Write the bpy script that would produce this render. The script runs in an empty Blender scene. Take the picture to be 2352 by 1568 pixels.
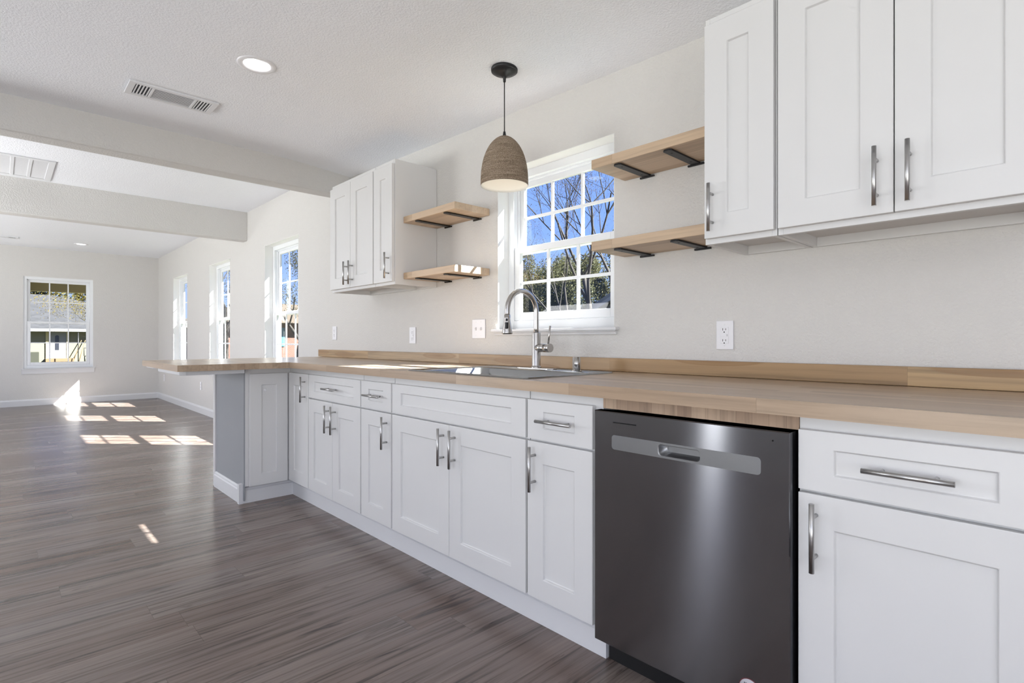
import bpy, bmesh, math, random
from mathutils import Vector, Matrix
C = bpy.context.scene.collection
S = bpy.context.scene

# ------------------------------------------------------------------ camera
F_PX, CX, HY = 1240.0, 1176.0, 781.0
YAW = math.atan2(CX, F_PX)                      # angle between the view axis and the -X direction
cam = bpy.data.cameras.new('camera'); cam_o = bpy.data.objects.new('camera', cam); C.objects.link(cam_o)
cam.sensor_width = 36.0; cam.sensor_fit = 'HORIZONTAL'
cam.lens = 36.0 * F_PX / 2352.0
cam.shift_y = (HY - 784.0) / 2352.0
cam.clip_start = 0.03; cam.clip_end = 400
cam_o.location = (0, 0, 1.06)
cam_o.rotation_euler = (math.pi / 2, 0, math.pi / 2 - YAW)
S.camera = cam_o

# ------------------------------------------------------------------ sky, sun, exposure
S.view_settings.view_transform = 'Standard'; S.view_settings.look = 'None'
S.view_settings.exposure = 0.17; S.view_settings.gamma = 1.0; S.view_settings.use_curve_mapping = False
S.cycles.use_denoising = True
S.cycles.max_bounces = 10; S.cycles.diffuse_bounces = 6; S.cycles.transparent_max_bounces = 24
S.cycles.sample_clamp_indirect = 6.0
W = bpy.data.worlds.new('sky'); S.world = W; W.use_nodes = True
nt = W.node_tree; nt.nodes.clear()
tc = nt.nodes.new('ShaderNodeTexCoord'); sp = nt.nodes.new('ShaderNodeSeparateXYZ')
cr = nt.nodes.new('ShaderNodeValToRGB'); bg = nt.nodes.new('ShaderNodeBackground'); wo = nt.nodes.new('ShaderNodeOutputWorld')
cr.color_ramp.elements[0].position = 0.0; cr.color_ramp.elements[0].color = (0.42, 0.58, 0.95, 1)
cr.color_ramp.elements[1].position = 0.55; cr.color_ramp.elements[1].color = (0.14, 0.28, 0.80, 1)
e = cr.color_ramp.elements.new(0.18); e.color = (0.24, 0.40, 0.90, 1)
nt.links.new(tc.outputs['Generated'], sp.inputs[0]); nt.links.new(sp.outputs['Z'], cr.inputs[0])
nt.links.new(cr.outputs[0], bg.inputs[0]); bg.inputs[1].default_value = 1.2
nt.links.new(bg.outputs[0], wo.inputs[0])

SUN_DIR = Vector((-0.88, -0.862, -1.0)).normalized()
sun = bpy.data.lights.new('sun', 'SUN'); sun.energy = 46.0; sun.angle = math.radians(0.53); sun.color = (1.0, 0.975, 0.93)
sun_o = bpy.data.objects.new('sun', sun); C.objects.link(sun_o)
sun_o.rotation_euler = SUN_DIR.to_track_quat('-Z', 'Y').to_euler(); sun_o.location = (6, 12, 14)

def area_lamp(name, loc, size, rot, watts, color=(0.985, 0.99, 1.0)):
    l = bpy.data.lights.new(name, 'AREA'); l.shape = 'RECTANGLE'; l.size, l.size_y = size; l.energy = watts; l.color = color
    o = bpy.data.objects.new(name, l); C.objects.link(o); o.location = loc; o.rotation_euler = rot
    return o
# area lamps at unseen openings; all but the narrow one are added fill
PI = math.pi
# (the added fill is tilted upwards to brighten the ceiling)
UP = math.radians(56)
area_lamp('fill_kitchen_side', (-0.2, -2.64, 1.05), (2.2, 2.0), (PI / 2 + UP, 0, 0), 66)
area_lamp('daylight_narrow_light', (-2.65, -2.64, 1.05), (.20, 2.0), (PI / 2, 0, 0), 7)
area_lamp('fill_mid_bay', (-6.1, -2.64, 1.3), (2.0, 1.5), (PI / 2 + UP, 0, 0), 150)
area_lamp('fill_living_side', (-9.7, -2.64, 1.3), (2.0, 1.5), (PI / 2 + UP, 0, 0), 72)
area_lamp('fill_behind_camera', (2.38, -0.9, 1.05), (1.6, 2.0), (PI / 2 + UP, 0, PI / 2), 42)  # added fill from the unseen wall, brightens the right-hand side

# ------------------------------------------------------------------ helpers
class MB:
    def __init__(self): self.bm = bmesh.new()
    def box(self, x0, x1, y0, y1, z0, z1):
        x0, x1 = sorted((x0, x1)); y0, y1 = sorted((y0, y1)); z0, z1 = sorted((z0, z1))
        v = [self.bm.verts.new(p) for p in ((x0,y0,z0),(x1,y0,z0),(x1,y1,z0),(x0,y1,z0),(x0,y0,z1),(x1,y0,z1),(x1,y1,z1),(x0,y1,z1))]
        for f in ((0,3,2,1),(4,5,6,7),(0,1,5,4),(1,2,6,5),(2,3,7,6),(3,0,4,7)): self.bm.faces.new([v[i] for i in f])
        return self
    def quad(self, a, b, c, d):
        self.bm.faces.new([self.bm.verts.new(p) for p in (a, b, c, d)]); return self
    def prism(self, pts, axis, a, b):
        """extrude a 2-D outline along an axis; pts are the two other coordinates in x,y,z order"""
        def mk(p, t): q = list(p); q.insert({'x':0,'y':1,'z':2}[axis], t); return self.bm.verts.new(q)
        A = [mk(p, a) for p in pts]; B = [mk(p, b) for p in pts]; n = len(pts)
        self.bm.faces.new(A); self.bm.faces.new(B[::-1])
        for i in range(n): self.bm.faces.new((A[i], B[i], B[(i+1) % n], A[(i+1) % n]))
        return self
    def tube(self, path, rad, n=12, cap=True, smooth=True):
        path = [Vector(p) for p in path]
        rs = rad if isinstance(rad, (list, tuple)) else [rad] * len(path)
        rings = []; up = None
        for i, p in enumerate(path):
            t = ((path[i+1] if i + 1 < len(path) else p) - (path[i-1] if i else p)).normalized()
            if up is None: up = Vector((0,0,1)) if abs(t.z) < .9 else Vector((1,0,0))
            up = (up - t * up.dot(t)).normalized(); s = t.cross(up)
            rings.append([self.bm.verts.new(p + (up * math.cos(2*PI*k/n) + s * math.sin(2*PI*k/n)) * rs[i]) for k in range(n)])
        for a, b in zip(rings, rings[1:]):
            for k in range(n):
                f = self.bm.faces.new((a[k], b[k], b[(k+1) % n], a[(k+1) % n])); f.smooth = smooth
        if cap: self.bm.faces.new(rings[0]); self.bm.faces.new(rings[-1][::-1])
        return self
    def cyl(self, p0, p1, r, n=16): return self.tube([p0, p1], r, n)
    def lathe(self, prof, c=(0,0,0), n=48, smooth=True, cap0=False, cap1=False):
        rings = [[self.bm.verts.new((c[0] + r*math.cos(2*PI*k/n), c[1] + r*math.sin(2*PI*k/n), c[2] + z)) for k in range(n)] for r, z in prof]
        for a, b in zip(rings, rings[1:]):
            for k in range(n):
                f = self.bm.faces.new((a[k], a[(k+1) % n], b[(k+1) % n], b[k])); f.smooth = smooth
        if cap0: self.bm.faces.new(rings[0][::-1])
        if cap1: self.bm.faces.new(rings[-1])
        return self
    def build(self, name, mat, parent=None, loc=(0,0,0), rotz=0, bevel=0, origin=None, fix=True, seg=2):
        bm = self.bm
        if origin is not None: bmesh.ops.translate(bm, verts=bm.verts, vec=-Vector(origin)); loc = origin
        if fix: bmesh.ops.recalc_face_normals(bm, faces=bm.faces)
        me = bpy.data.meshes.new(name); bm.to_mesh(me); bm.free()
        for m in (mat if isinstance(mat, (list, tuple)) else [mat]): me.materials.append(m)
        o = bpy.data.objects.new(name, me); C.objects.link(o)
        o.location = loc; o.rotation_euler = (0, 0, rotz)
        if parent is not None: o.parent = parent
        if bevel:
            md = o.modifiers.new('bevel', 'BEVEL'); md.width = bevel; md.segments = seg; md.limit_method = 'ANGLE'; md.angle_limit = math.radians(50)
        return o

def tag(o, label, cat, group=None, kind=None):
    o['label'] = label; o['category'] = cat
    if group: o['group'] = group
    if kind: o['kind'] = kind
    return o
def empty(name, loc, label, cat, rotz=0, group=None, kind=None):
    o = bpy.data.objects.new(name, None); C.objects.link(o); o.location = loc; o.rotation_euler = (0, 0, rotz)
    o.empty_display_size = .05
    return tag(o, label, cat, group, kind)

# ------------------------------------------------------------------ materials
class NT:
    def __init__(self, name):
        self.m = bpy.data.materials.new(name); self.m.use_nodes = True
        self.t = self.m.node_tree; self.b = self.t.nodes['Principled BSDF']; self.out = self.t.nodes['Material Output']
    def n(self, typ, **kw):
        x = self.t.nodes.new('ShaderNode' + typ)
        for k, v in kw.items(): setattr(x, k, v)
        return x
    def set(self, sock, v):
        if isinstance(v, bpy.types.NodeSocket): self.t.links.new(v, sock)
        elif v is not None: sock.default_value = v
    def math(self, op, a, b=None, c=None):
        x = self.n('Math', operation=op); self.set(x.inputs[0], a); self.set(x.inputs[1], b)
        if c is not None: self.set(x.inputs[2], c)
        return x.outputs[0]
    def xyz(self):
        s = self.n('SeparateXYZ'); self.t.links.new(self.n('TexCoord').outputs['Object'], s.inputs[0]); return s.outputs
    def comb(self, a, b, c=0.0):
        x = self.n('CombineXYZ'); self.set(x.inputs[0], a); self.set(x.inputs[1], b); self.set(x.inputs[2], c); return x.outputs[0]
    def noise(self, vec, scale, detail=2.0, rough=.5, dist=0.0):
        x = self.n('TexNoise'); self.set(x.inputs['Vector'], vec); x.inputs['Scale'].default_value = scale
        x.inputs['Detail'].default_value = detail; x.inputs['Roughness'].default_value = rough; x.inputs['Distortion'].default_value = dist
        return x.outputs['Fac']
    def white(self, vec):
        x = self.n('TexWhiteNoise', noise_dimensions='3D'); self.set(x.inputs['Vector'], vec); return x.outputs['Value']
    def ramp(self, f, stops, interp='LINEAR'):
        x = self.n('ValToRGB'); r = x.color_ramp; r.interpolation = interp
        while len(r.elements) < len(stops): r.elements.new(.5)
        for el, (p, c) in zip(r.elements, stops): el.position = p; el.color = (*c, 1) if len(c) == 3 else c
        self.set(x.inputs[0], f); return x.outputs[0]
    def mix(self, f, a, b, typ='MIX'):
        x = self.n('Mix', data_type='RGBA', blend_type=typ); self.set(x.inputs[0], f)
        for i, v in ((6, a), (7, b)): self.set(x.inputs[i], (*v, 1) if isinstance(v, tuple) and len(v) == 3 else v)
        return x.outputs[2]
    def bump(self, h, strength, dist):
        x = self.n('Bump'); x.inputs['Strength'].default_value = strength; x.inputs['Distance'].default_value = dist
        self.set(x.inputs['Height'], h); self.t.links.new(x.outputs[0], self.b.inputs['Normal'])
    def fin(self, color=None, rough=None, metal=None, spec=None):
        if color is not None: self.set(self.b.inputs['Base Color'], (*color, 1) if isinstance(color, tuple) and len(color) == 3 else color)
        if rough is not None: self.set(self.b.inputs['Roughness'], rough)
        if metal is not None: self.b.inputs['Metallic'].default_value = metal
        if spec is not None: self.b.inputs['Specular IOR Level'].default_value = spec
        return self.m

def plain(name, c, rough=.5, metal=0, spec=.5, var=.03, vs=6.0):
    m = NT(name); p = m.n('TexCoord').outputs['Object']
    f = m.noise(p, vs, 3)
    return m.fin(m.mix(f, tuple(x*(1-var) for x in c), tuple(min(1, x*(1+var)) for x in c)), rough, metal, spec)
def painted(name, c, scale, strength, dist, rough=.75):
    m = NT(name); p = m.n('TexCoord').outputs['Object']
    a = m.noise(p, scale, 2.5, .55, .1); b = m.noise(p, scale*.23, 2)
    h = m.ramp(a, [(.36, (0,0,0)), (.62, (1,1,1))])
    m.bump(m.math('MULTIPLY_ADD', b, .35, h), strength, dist)
    return m.fin(m.mix(b, tuple(x*.985 for x in c), tuple(x*1.015 for x in c)), rough, 0, .3)
def strips(name, u, v, w, L, cols, rough=.4, grain=(3.0, 60.0), gamt=.25, seam=.0, bumpamt=.0, dark=None, knots=None, mid=.22):
    """boards running along axis u, each w wide (measured along axis v) and about L long"""
    m = NT(name); c = m.xyz(); U, V = c[u], c[v]; T = c[({0,1,2} - {u, v}).pop()]
    q = m.math('DIVIDE', m.math('ADD', V, 50.003), w); row = m.math('FLOOR', q)
    off = m.math('MULTIPLY', m.white(m.comb(row, 3.3, 1.7)), L * 7.0)
    s = m.math('DIVIDE', m.math('ADD', m.math('ADD', U, 40.0), off), L); col = m.math('FLOOR', s)
    rnd = m.white(m.comb(row, col, 5.1))
    base = m.ramp(rnd, [(i / max(1, len(cols)-1), k) for i, k in enumerate(cols)])
    sh = m.math('MULTIPLY', rnd, 31.0)
    gv = m.comb(m.math('MULTIPLY', U, grain[0]), m.math('MULTIPLY', m.math('ADD', V, sh), grain[1]), m.math('MULTIPLY', T, grain[1]))
    g = m.noise(gv, 1.0, 5, .62, .35)
    g2 = m.noise(m.comb(m.math('MULTIPLY', U, grain[0]*.5), m.math('MULTIPLY', m.math('ADD', V, sh), grain[1]*mid), m.math('MULTIPLY', T, grain[1]*mid)), 1.0, 3, .5, .8)
    k = m.math('ADD', m.math('MULTIPLY', g, .6), m.math('MULTIPLY', g2, .4))
    lo = m.ramp(k, [(.30, (1-gamt*1.7,)*3), (.5, (1.0,)*3), (.72, (1+gamt*.55,)*3)])
    colr = m.mix(1.0, base, lo, 'MULTIPLY')
    if dark:
        d = m.noise(m.comb(m.math('MULTIPLY', U, dark[0]), m.math('MULTIPLY', m.math('ADD', V, sh), dark[1]), 0.0), 1.0, 4, .6, .5)
        colr = m.mix(m.ramp(d, [(dark[2], (0,0,0)), (dark[2]+.12, (dark[4],)*3)]), colr, dark[3])
    if knots:
        vo = m.n('TexVoronoi', feature='F1', voronoi_dimensions='2D'); m.set(vo.inputs['Vector'], m.comb(m.math('MULTIPLY', U, knots[0]), m.math('MULTIPLY', V, knots[1]), 0.0)); vo.inputs['Scale'].default_value = 1.0
        colr = m.mix(m.ramp(vo.outputs['Distance'], [(.04, (.75,)*3), (.20, (.42,)*3), (.26, (.60,)*3), (.29, (0,0,0))]), colr, knots[2])
    if seam:
        fr = m.math('FRACT', q); e1 = m.math('LESS_THAN', m.math('MINIMUM', fr, m.math('SUBTRACT', 1.0, fr)), seam / w)
        fs = m.math('FRACT', s); e2 = m.math('LESS_THAN', m.math('MINIMUM', fs, m.math('SUBTRACT', 1.0, fs)), seam / L)
        ed = m.math('MAXIMUM', e1, e2)
        colr = m.mix(m.math('MULTIPLY', ed, .55), colr, tuple(x*.3 for x in cols[0]))
    if bumpamt: m.bump(k, bumpamt, .001)
    return m.fin(colr, rough, 0, .5)

M = {}
M['wall'] = painted('wall_paint', (.65, .638, .618), 92, .36, .0035)
M['ceil'] = painted('ceiling_paint', (.885, .905, .945), 105, .33, .003)
M['beamtex'] = M['wall']
M['trim'] = plain('white_trim_paint', (.70, .705, .72), .38, 0, .5, .012)
M['vinyl'] = plain('white_vinyl', (.82, .84, .86), .32, 0, .5, .01)
M['cab'] = plain('white_cabinet_lacquer', (.685, .685, .684), .33, 0, .5, .012, 3)
M['cabin'] = plain('cabinet_inner_board', (.62, .60, .585), .55, 0, .4, .03)
M['jamb'] = plain('white_jamb_paint', (.82, .82, .81), .6, 0, .3, .01)
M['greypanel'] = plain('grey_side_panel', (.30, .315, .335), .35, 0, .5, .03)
M['steel'] = plain('brushed_steel', (.47, .465, .46), .30, 1.0, .5, .05, 40)
M['sink'] = plain('sink_steel', (.34, .345, .35), .24, 1.0, .5, .04, 30)
M['faucet'] = plain('nickel', (.50, .485, .47), .25, 1.0, .5, .03, 20)
M['black'] = plain('black_metal', (.018, .018, .02), .42, .3, .5, .1)
M['bronze'] = plain('dark_bronze', (.028, .022, .016), .38, .6, .5, .1)
M['blackplastic'] = plain('black_plastic', (.008, .008, .009), .45)
M['hole'] = plain('dark_opening', (.004, .004, .004), .9)
M['plate'] = plain('white_plastic', (.80, .80, .83), .3, 0, .5, .01)
M['vent'] = plain('vent_enamel', (.74, .75, .77), .4, 0, .5, .01)
M['ventgap'] = plain('vent_shadow_duct', (.09, .10, .11), .7)
M['fabriccord'] = plain('black_cord', (.012, .012, .012), .6)
MAPLE = [(.335,.238,.160), (.40,.293,.203), (.455,.345,.245), (.365,.265,.180), (.485,.375,.275)]
M['block'] = strips('butcher_block', 0, 1, .042, .62, MAPLE, .28, (2.2, 55), .20, .0004)
M['shelfwood'] = strips('butcher_block_shelf', 0, 1, .046, .55, [(.44,.31,.20),(.52,.385,.26),(.58,.44,.31),(.48,.345,.23)], .42, (2.2, 50), .16, .0004)
M['filler'] = strips('butcher_block_cross', 2, 0, .043, .6, [(.33,.225,.15),(.40,.28,.19),(.45,.325,.225),(.30,.20,.135)], .5, (3, 80), .22, .0004)
M['pine'] = strips('pine_board', 0, 2, .30, 1.15, [(.43,.275,.125),(.47,.32,.165),(.36,.23,.115),(.46,.335,.20)], .42, (1.1, 34), .38, .0003, 0, None, (1.5, 13, (.27,.145,.055)))
M['floor'] = strips('vinyl_plank', 1, 0, .152, 1.22, [(.142,.103,.087),(.176,.138,.120),(.212,.174,.155),(.152,.106,.088),(.184,.152,.139)], .27, (1.9, 62), .75, .0007, .25,
                    (2.6, 17, .59, (.036,.028,.027), .9), None, .30)
M['steelDW'] = NT('black_stainless')
_m = M['steelDW']; _m.b.inputs['Anisotropic'].default_value = .96        # horizontally brushed: highlights stretch vertically
_m.set(_m.b.inputs['Tangent'], _m.comb(0.0, 0.0, 1.0)); M['steelDW'] = _m.fin((.262, .266, .288), .17, 1.0)
M['steelDW2'] = plain('grey_handle_insert', (.30, .305, .315), .34, 1.0, .5, .03, 50)
# rope
_m = NT('jute_rope'); _c = _m.xyz()
_ang = _m.math('ARCTAN2', _c[1], _c[0])
_tw = _m.noise(_m.comb(_m.math('MULTIPLY', _ang, 26.0), _m.math('MULTIPLY', _c[2], 260.0), _m.math('MULTIPLY', _ang, 9.0)), 1.0, 3, .65)
_ln = _m.noise(_m.comb(_m.math('MULTIPLY', _ang, .8), 0.0, _m.math('MULTIPLY', _c[2], 170.0)), 1.0, 2)
_k = _m.math('ADD', _m.math('MULTIPLY', _tw, .65), _m.math('MULTIPLY', _ln, .35))
_m.bump(_k, .9, .003); M['rope'] = _m.fin(_m.ramp(_k, [(.32, (.095,.068,.046)), (.5, (.265,.203,.147)), (.68, (.47,.39,.305))]), .9, 0, .15)
M['shadein'] = plain('cream_shade_lining', (.84, .82, .78), .7)
def emit(name, c, s):
    m = NT(name); m.b.inputs['Emission Color'].default_value = (*c, 1); m.b.inputs['Emission Strength'].default_value = s
    return m.fin((.9, .9, .9), .5)
M['lamp'] = emit('lit_lens', (1.0, .98, .95), 7.0)
M['bulb'] = emit('lit_bulb', (1.0, .92, .80), 4.2)
# window glass: clear with a fresnel reflection
_m = NT('window_glass'); _t = _m.n('BsdfTransparent'); _t.inputs[0].default_value = (.96, .985, .97, 1); _g = _m.n('BsdfGlossy'); _g.inputs['Roughness'].default_value = .02
_f = _m.n('Fresnel'); _f.inputs[0].default_value = 1.35; _x = _m.n('MixShader')
_fc = _m.math('MINIMUM', _f.outputs[0], .35)
_m.t.links.new(_fc, _x.inputs[0]); _m.t.links.new(_t.outputs[0], _x.inputs[1]); _m.t.links.new(_g.outputs[0], _x.inputs[2]); _m.t.links.new(_x.outputs[0], _m.out.inputs[0])
M['glass'] = _m.m

# ------------------------------------------------------------------ room dimensions
YW, YO = 2.12, 2.285            # kitchen wall: inner and outer face
XB = -11.70                     # far wall
YL, XF = -2.60, 2.30            # unseen left and front walls
XBEAM, XBEAM2 = -4.19, -6.78
CH = 2.568                      # ceiling beyond the kitchen
def kz(x, y):                   # the kitchen ceiling sags a little towards the camera and the wall
    z = 2.455 - .030 * (x - XBEAM)
    if y > 1.45: z -= .042 * ((y - 1.45) / .67) ** 1.6
    return z

# floor
b = MB(); b.box(XB - .2, XF + .15, YL - .1, YO, -.12, 0)
tag(b.build('floor', M['floor']), 'grey-brown wood plank floor running across the whole open room', 'floor', kind='structure')
# ceiling
b = MB()
nx, ny = 14, 18
xs = [XBEAM - .02 + (XF + .15 - XBEAM + .02) * i / nx for i in range(nx + 1)]
ys = [YL - .1 + (1.35 - YL + .1) * i / 4 for i in range(4)] + [1.35 + (YW + .02 - 1.35) * i / (ny - 4) for i in range(ny - 3)]
g = [[b.bm.verts.new((x, y, kz(x, y))) for y in ys] for x in xs]
for i in range(len(xs) - 1):
    for j in range(len(ys) - 1):
        f = b.bm.faces.new((g[i][j], g[i][j+1], g[i+1][j+1], g[i+1][j])); f.smooth = True
b.box(XBEAM - .06, XF + .15, YL - .1, YO, 2.60, 2.72)
b.box(XB - .2, XBEAM - .06, YL - .1, YO, CH, CH + .12)
tag(b.build('ceiling', M['ceil'], fix=False), 'white textured ceiling over kitchen and living area', 'ceiling', kind='structure')

def wall_x(name, y0, y1, x0, x1, z0, z1, openings, mat, label):
    """a wall along x, holes = (xa, xb, za, zb)"""
    b = MB(); X = x0
    for xa, xb, za, zb in sorted(openings):
        if xa > X: b.box(X, xa, y0, y1, z0, z1)
        if za > z0: b.box(xa, xb, y0, y1, z0, za)
        if zb < z1: b.box(xa, xb, y0, y1, zb, z1)
        X = xb
    if X < x1: b.box(X, x1, y0, y1, z0, z1)
    bmesh.ops.remove_doubles(b.bm, verts=b.bm.verts, dist=1e-5)
    return tag(b.build(name, mat), label, 'wall', kind='structure')
KWIN = (-2.358, -1.528, 1.122, 2.045)
TALL = [(-6.20, -5.275, .60, 2.10), (-8.365, -7.44, .60, 2.10), (-10.53, -9.605, .60, 2.10)]
wall_x('wall_right', YW, YO, XB - .2, XF + .15, -.1, 2.7, [KWIN] + TALL, M['wall'], 'long textured greige wall behind the counter with four windows')
FARWIN = (.268, 1.163, .60, 2.095)
b = MB()
for y0, y1, z0, z1 in ((YL - .1, FARWIN[0], -.1, 2.7), (FARWIN[1], YW, -.1, 2.7), (FARWIN[0], FARWIN[1], -.1, FARWIN[2]), (FARWIN[0], FARWIN[1], FARWIN[3], 2.7)):
    b.box(XB - .15, XB, y0, y1, z0, z1)
bmesh.ops.remove_doubles(b.bm, verts=b.bm.verts, dist=1e-5)
tag(b.build('wall_back', M['wall']), 'far end wall of the living area with one window', 'wall', kind='structure')
wall_x('wall_left', YL - .12, YL, XB - .2, XF + .15, -.1, 2.7, [(-1.3, .9, .03, 2.07), (-2.80, -2.50, .03, 2.07), (-7.1, -5.1, .55, 2.07), (-10.7, -8.7, .55, 2.07)], M['wall'], 'unseen long wall opposite the counter with openings mostly added for light')
b = MB()

for y0, y1, z0, z1 in ((YL, -1.7, -.1, 2.7), (-.1, YW, -.1, 2.7), (-1.7, -.1, 2.07, 2.7)): b.box(XF, XF + .15, y0, y1, z0, z1)
tag(b.build('wall_front', M['wall']), 'wall behind the camera with an opening added for light', 'wall', kind='structure')

# beams
b = MB(); b.box(XBEAM - .145, XBEAM, YL, YW + .005, 2.250, 2.62)
tag(b.build('ceiling_beam', M['beamtex'], bevel=.012, seg=3), 'drywalled ceiling beam nearest the kitchen, ending at upper cabinets', 'beam', kind='structure')
b = MB(); b.box(XBEAM2 - .145, XBEAM2, YL, YW + .005, 2.232, 2.62)
tag(b.build('ceiling_beam', M['beamtex'], bevel=.012, seg=3), 'second drywalled ceiling beam, deeper in the living area', 'beam', kind='structure')

# baseboards
def base_prof(t, h): return [(0, 0), (t, 0), (t, h*.80), (t*.75, h*.86), (t*.45, h), (0, h)]
b = MB(); b.prism([(YW - p, z) for p, z in base_prof(.016, .105)], 'x', XB, -4.36)
tag(b.build('baseboard_right', M['trim']), 'white baseboard under the three tall windows', 'baseboard', kind='structure')
b = MB(); b.prism([(XB + p, z) for p, z in base_prof(.016, .105)], 'y', YL, YW)
tag(b.build('baseboard_back', M['trim']), 'white baseboard along the far end wall', 'baseboard', kind='structure')

# ------------------------------------------------------------------ windows
def make_window(n, loc, w, h, rotz, label, stool=True, reveal=.087, cols=3, apron=.020):
    """local: x along the wall 0..w, z up 0..h, y 0 = room face of wall, +y outside"""
    r = empty('window_%d' % n, loc, label, 'window', rotz, kind='structure')
    y0 = reveal; fr = .046; mid = h * .5
    f = MB()
    for a in ((0, fr, 0, h), (w - fr, w, 0, h), (fr, w - fr, h - fr, h), (fr, w - fr, 0, fr * 1.1)): f.box(a[0], a[1], y0, y0 + .075, a[2], a[3])
    j = MB(); e_ = .003
    for a in ((0, e_, 0, h), (w - e_, w, 0, h), (e_, w - e_, h - e_, h)): j.box(a[0], a[1], .0005, y0, a[2], a[3])
    j.build('jamb', M['jamb'], r)
    s = .012                                             # stepped inner stops
    for a in ((fr, fr + s, fr, h - fr), (w - fr - s, w - fr, fr, h - fr), (fr, w - fr, h - fr - s, h - fr)): f.box(a[0], a[1], y0 + .028, y0 + .042, a[2], a[3])
    f.build('frame', M['vinyl'], r, bevel=.002)
    def sash(nm, x0, x1, z0, z1, ya, yb, bt, bb, bs):
        m = MB()
        m.box(x0, x0 + bs, ya, yb, z0, z1); m.box(x1 - bs, x1, ya, yb, z0, z1)
        m.box(x0 + bs, x1 - bs, ya, yb, z1 - bt, z1); m.box(x0 + bs, x1 - bs, ya, yb, z0, z0 + bb)
        so = m.build(nm, M['vinyl'], r, bevel=.003)
        gx0, gx1, gz0, gz1 = x0 + bs, x1 - bs, z0 + bb, z1 - bt; yg = (ya + yb) / 2
        q = MB(); mw = .008
        for k in range(1, cols): x = gx0 + (gx1 - gx0) * k / cols; q.box(x - mw, x + mw, yg - .006, yg + .006, gz0, gz1)
        zc = (gz0 + gz1) / 2; q.box(gx0, gx1, yg - .0055, yg + .0055, zc - mw, zc + mw)
        q.build('grille', M['vinyl'], so)
        p = MB(); p.quad((gx0, yg, gz0), (gx1, yg, gz0), (gx1, yg, gz1), (gx0, yg, gz1)); p.build('pane', M['glass'], so, fix=False)
    sash('upper_sash', fr + .004, w - fr - .004, mid - .018, h - fr - .004, y0 + .043, y0 + .066, .040, .036, .040)
    sash('lower_sash', fr + .002, w - fr - .002, fr * 1.1 + .002, mid + .020, y0 + .006, y0 + .032, .036, .046, .044)
    if stool:
        t = MB(); t.box(-.028, w + .028, -.030, reveal + .004, -.014, 0.0)
        t.prism([(0, -.014), (-.020, -.014), (-.021, -.018), (-.014, -.014 - apron * .5), (-.011, -.014 - apron), (0, -.014 - apron)], 'x', -.018, w + .018)
        t.build('stool', M['trim'], r, bevel=.003)
    return r
make_window(1, (KWIN[0], YW, KWIN[2]), KWIN[1] - KWIN[0], KWIN[3] - KWIN[2], 0, 'white grille window over the sink, behind the faucet')
for i, (t, lab) in enumerate(zip(TALL, ('tall white window nearest the kitchen, just beyond the peninsula', 'middle one of three tall white windows in the long wall', 'tall white window farthest away, next to the far corner'))):
    make_window(2 + i, (t[0], YW, t[2]), t[1] - t[0], t[3] - t[2], 0, lab)
make_window(5, (XB, FARWIN[0], FARWIN[2]), FARWIN[1] - FARWIN[0], FARWIN[3] - FARWIN[2], PI / 2, 'white grille window in the far end wall, facing a neighbouring house', reveal=.02, apron=.075)

# ------------------------------------------------------------------ cabinet pieces
def shaker(w, h, t=.020, st=.060, rl=None, d=.009):
    rl = st if rl is None else rl
    b = MB(); v = b.bm.verts.new
    def ring(x0, x1, z0, z1, y): return [v((x0, y, z0)), v((x1, y, z0)), v((x1, y, z1)), v((x0, y, z1))]
    K = ring(0, w, 0, h, t); O = ring(0, w, 0, h, 0); I = ring(st, w - st, rl, h - rl, 0); R = ring(st + .003, w - st - .003, rl + .003, h - rl - .003, d)
    for A, B in ((K, O), (O, I), (I, R)):
        for i in range(4): b.bm.faces.new((A[i], A[(i+1) % 4], B[(i+1) % 4], B[i]))
    b.bm.faces.new(R); b.bm.faces.new(K[::-1]); return b
def handle(parent, x, z, vertical=True, L=.163, cc=.096):
    b = MB(); r = .006; y = -.032
    d = Vector((0, 0, 1)) if vertical else Vector((1, 0, 0)); c = Vector((x, y, z))
    b.cyl(c - d * L / 2, c + d * L / 2, r, 14)
    for s in (-1, 1):
        p = c + d * s * cc / 2; b.cyl(p, (p.x, .001, p.z), .0048, 12)
    return b.build('handle', M['steel'], parent)
def door(parent, org, X, w, z0, h, rotz=0, st=.060, hx=None, hz=None, hv=True, name='door', rl=None):
    """org = world location of the parent empty, X = world (x,y) of the lower-left front corner"""
    o = shaker(w, h, st=st, rl=rl).build(name, M['cab'], parent, loc=(X[0] - org[0], X[1] - org[1], z0 - org[2]), rotz=rotz, bevel=.0018)
    if hx is not None: handle(o, hx, hz, hv)
    return o
YD, YF = 1.418, 1.439           # door faces, face frames of the base run
Z0, ZD, ZT, ZC = .118, .690, .843, .876   # door bottom, door top, drawer top, cabinet top
def carcass(parent, org, x0, x1, y0=YF, y1=2.10, z0=.0, z1=ZC, toe=.045):
    b = MB()
    if x1 - x0 > .9:                       # the sink base is an open box
        b.box(x0, x0 + .018, y0, y1, .112, z1); b.box(x1 - .018, x1, y0, y1, .112, z1); b.box(x0, x1, y0, y0 + .019, .112, .18); b.box(x0 + .018, x1 - .018, y0, y0 + .018, .64, z1); b.box(x0, x1, y0, y1, .112, .13); b.box(x0 + .018, x1 - .018, y1 - .01, y1, .13, z1)
        b.box((x0 + x1) / 2 - .02, (x0 + x1) / 2 + .02, y0, y0 + .018, .18, .64)
    else: b.box(x0, x1, y0, y1, .112, z1)
    b.box(x0, x1, y0 + toe, y1, z0, .112)
    return b.build('cabinet_box', M['cab'], parent, loc=(0, 0, 0), origin=None) if parent is None else _rel(b, 'cabinet_box', M['cab'], parent, org)
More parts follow.
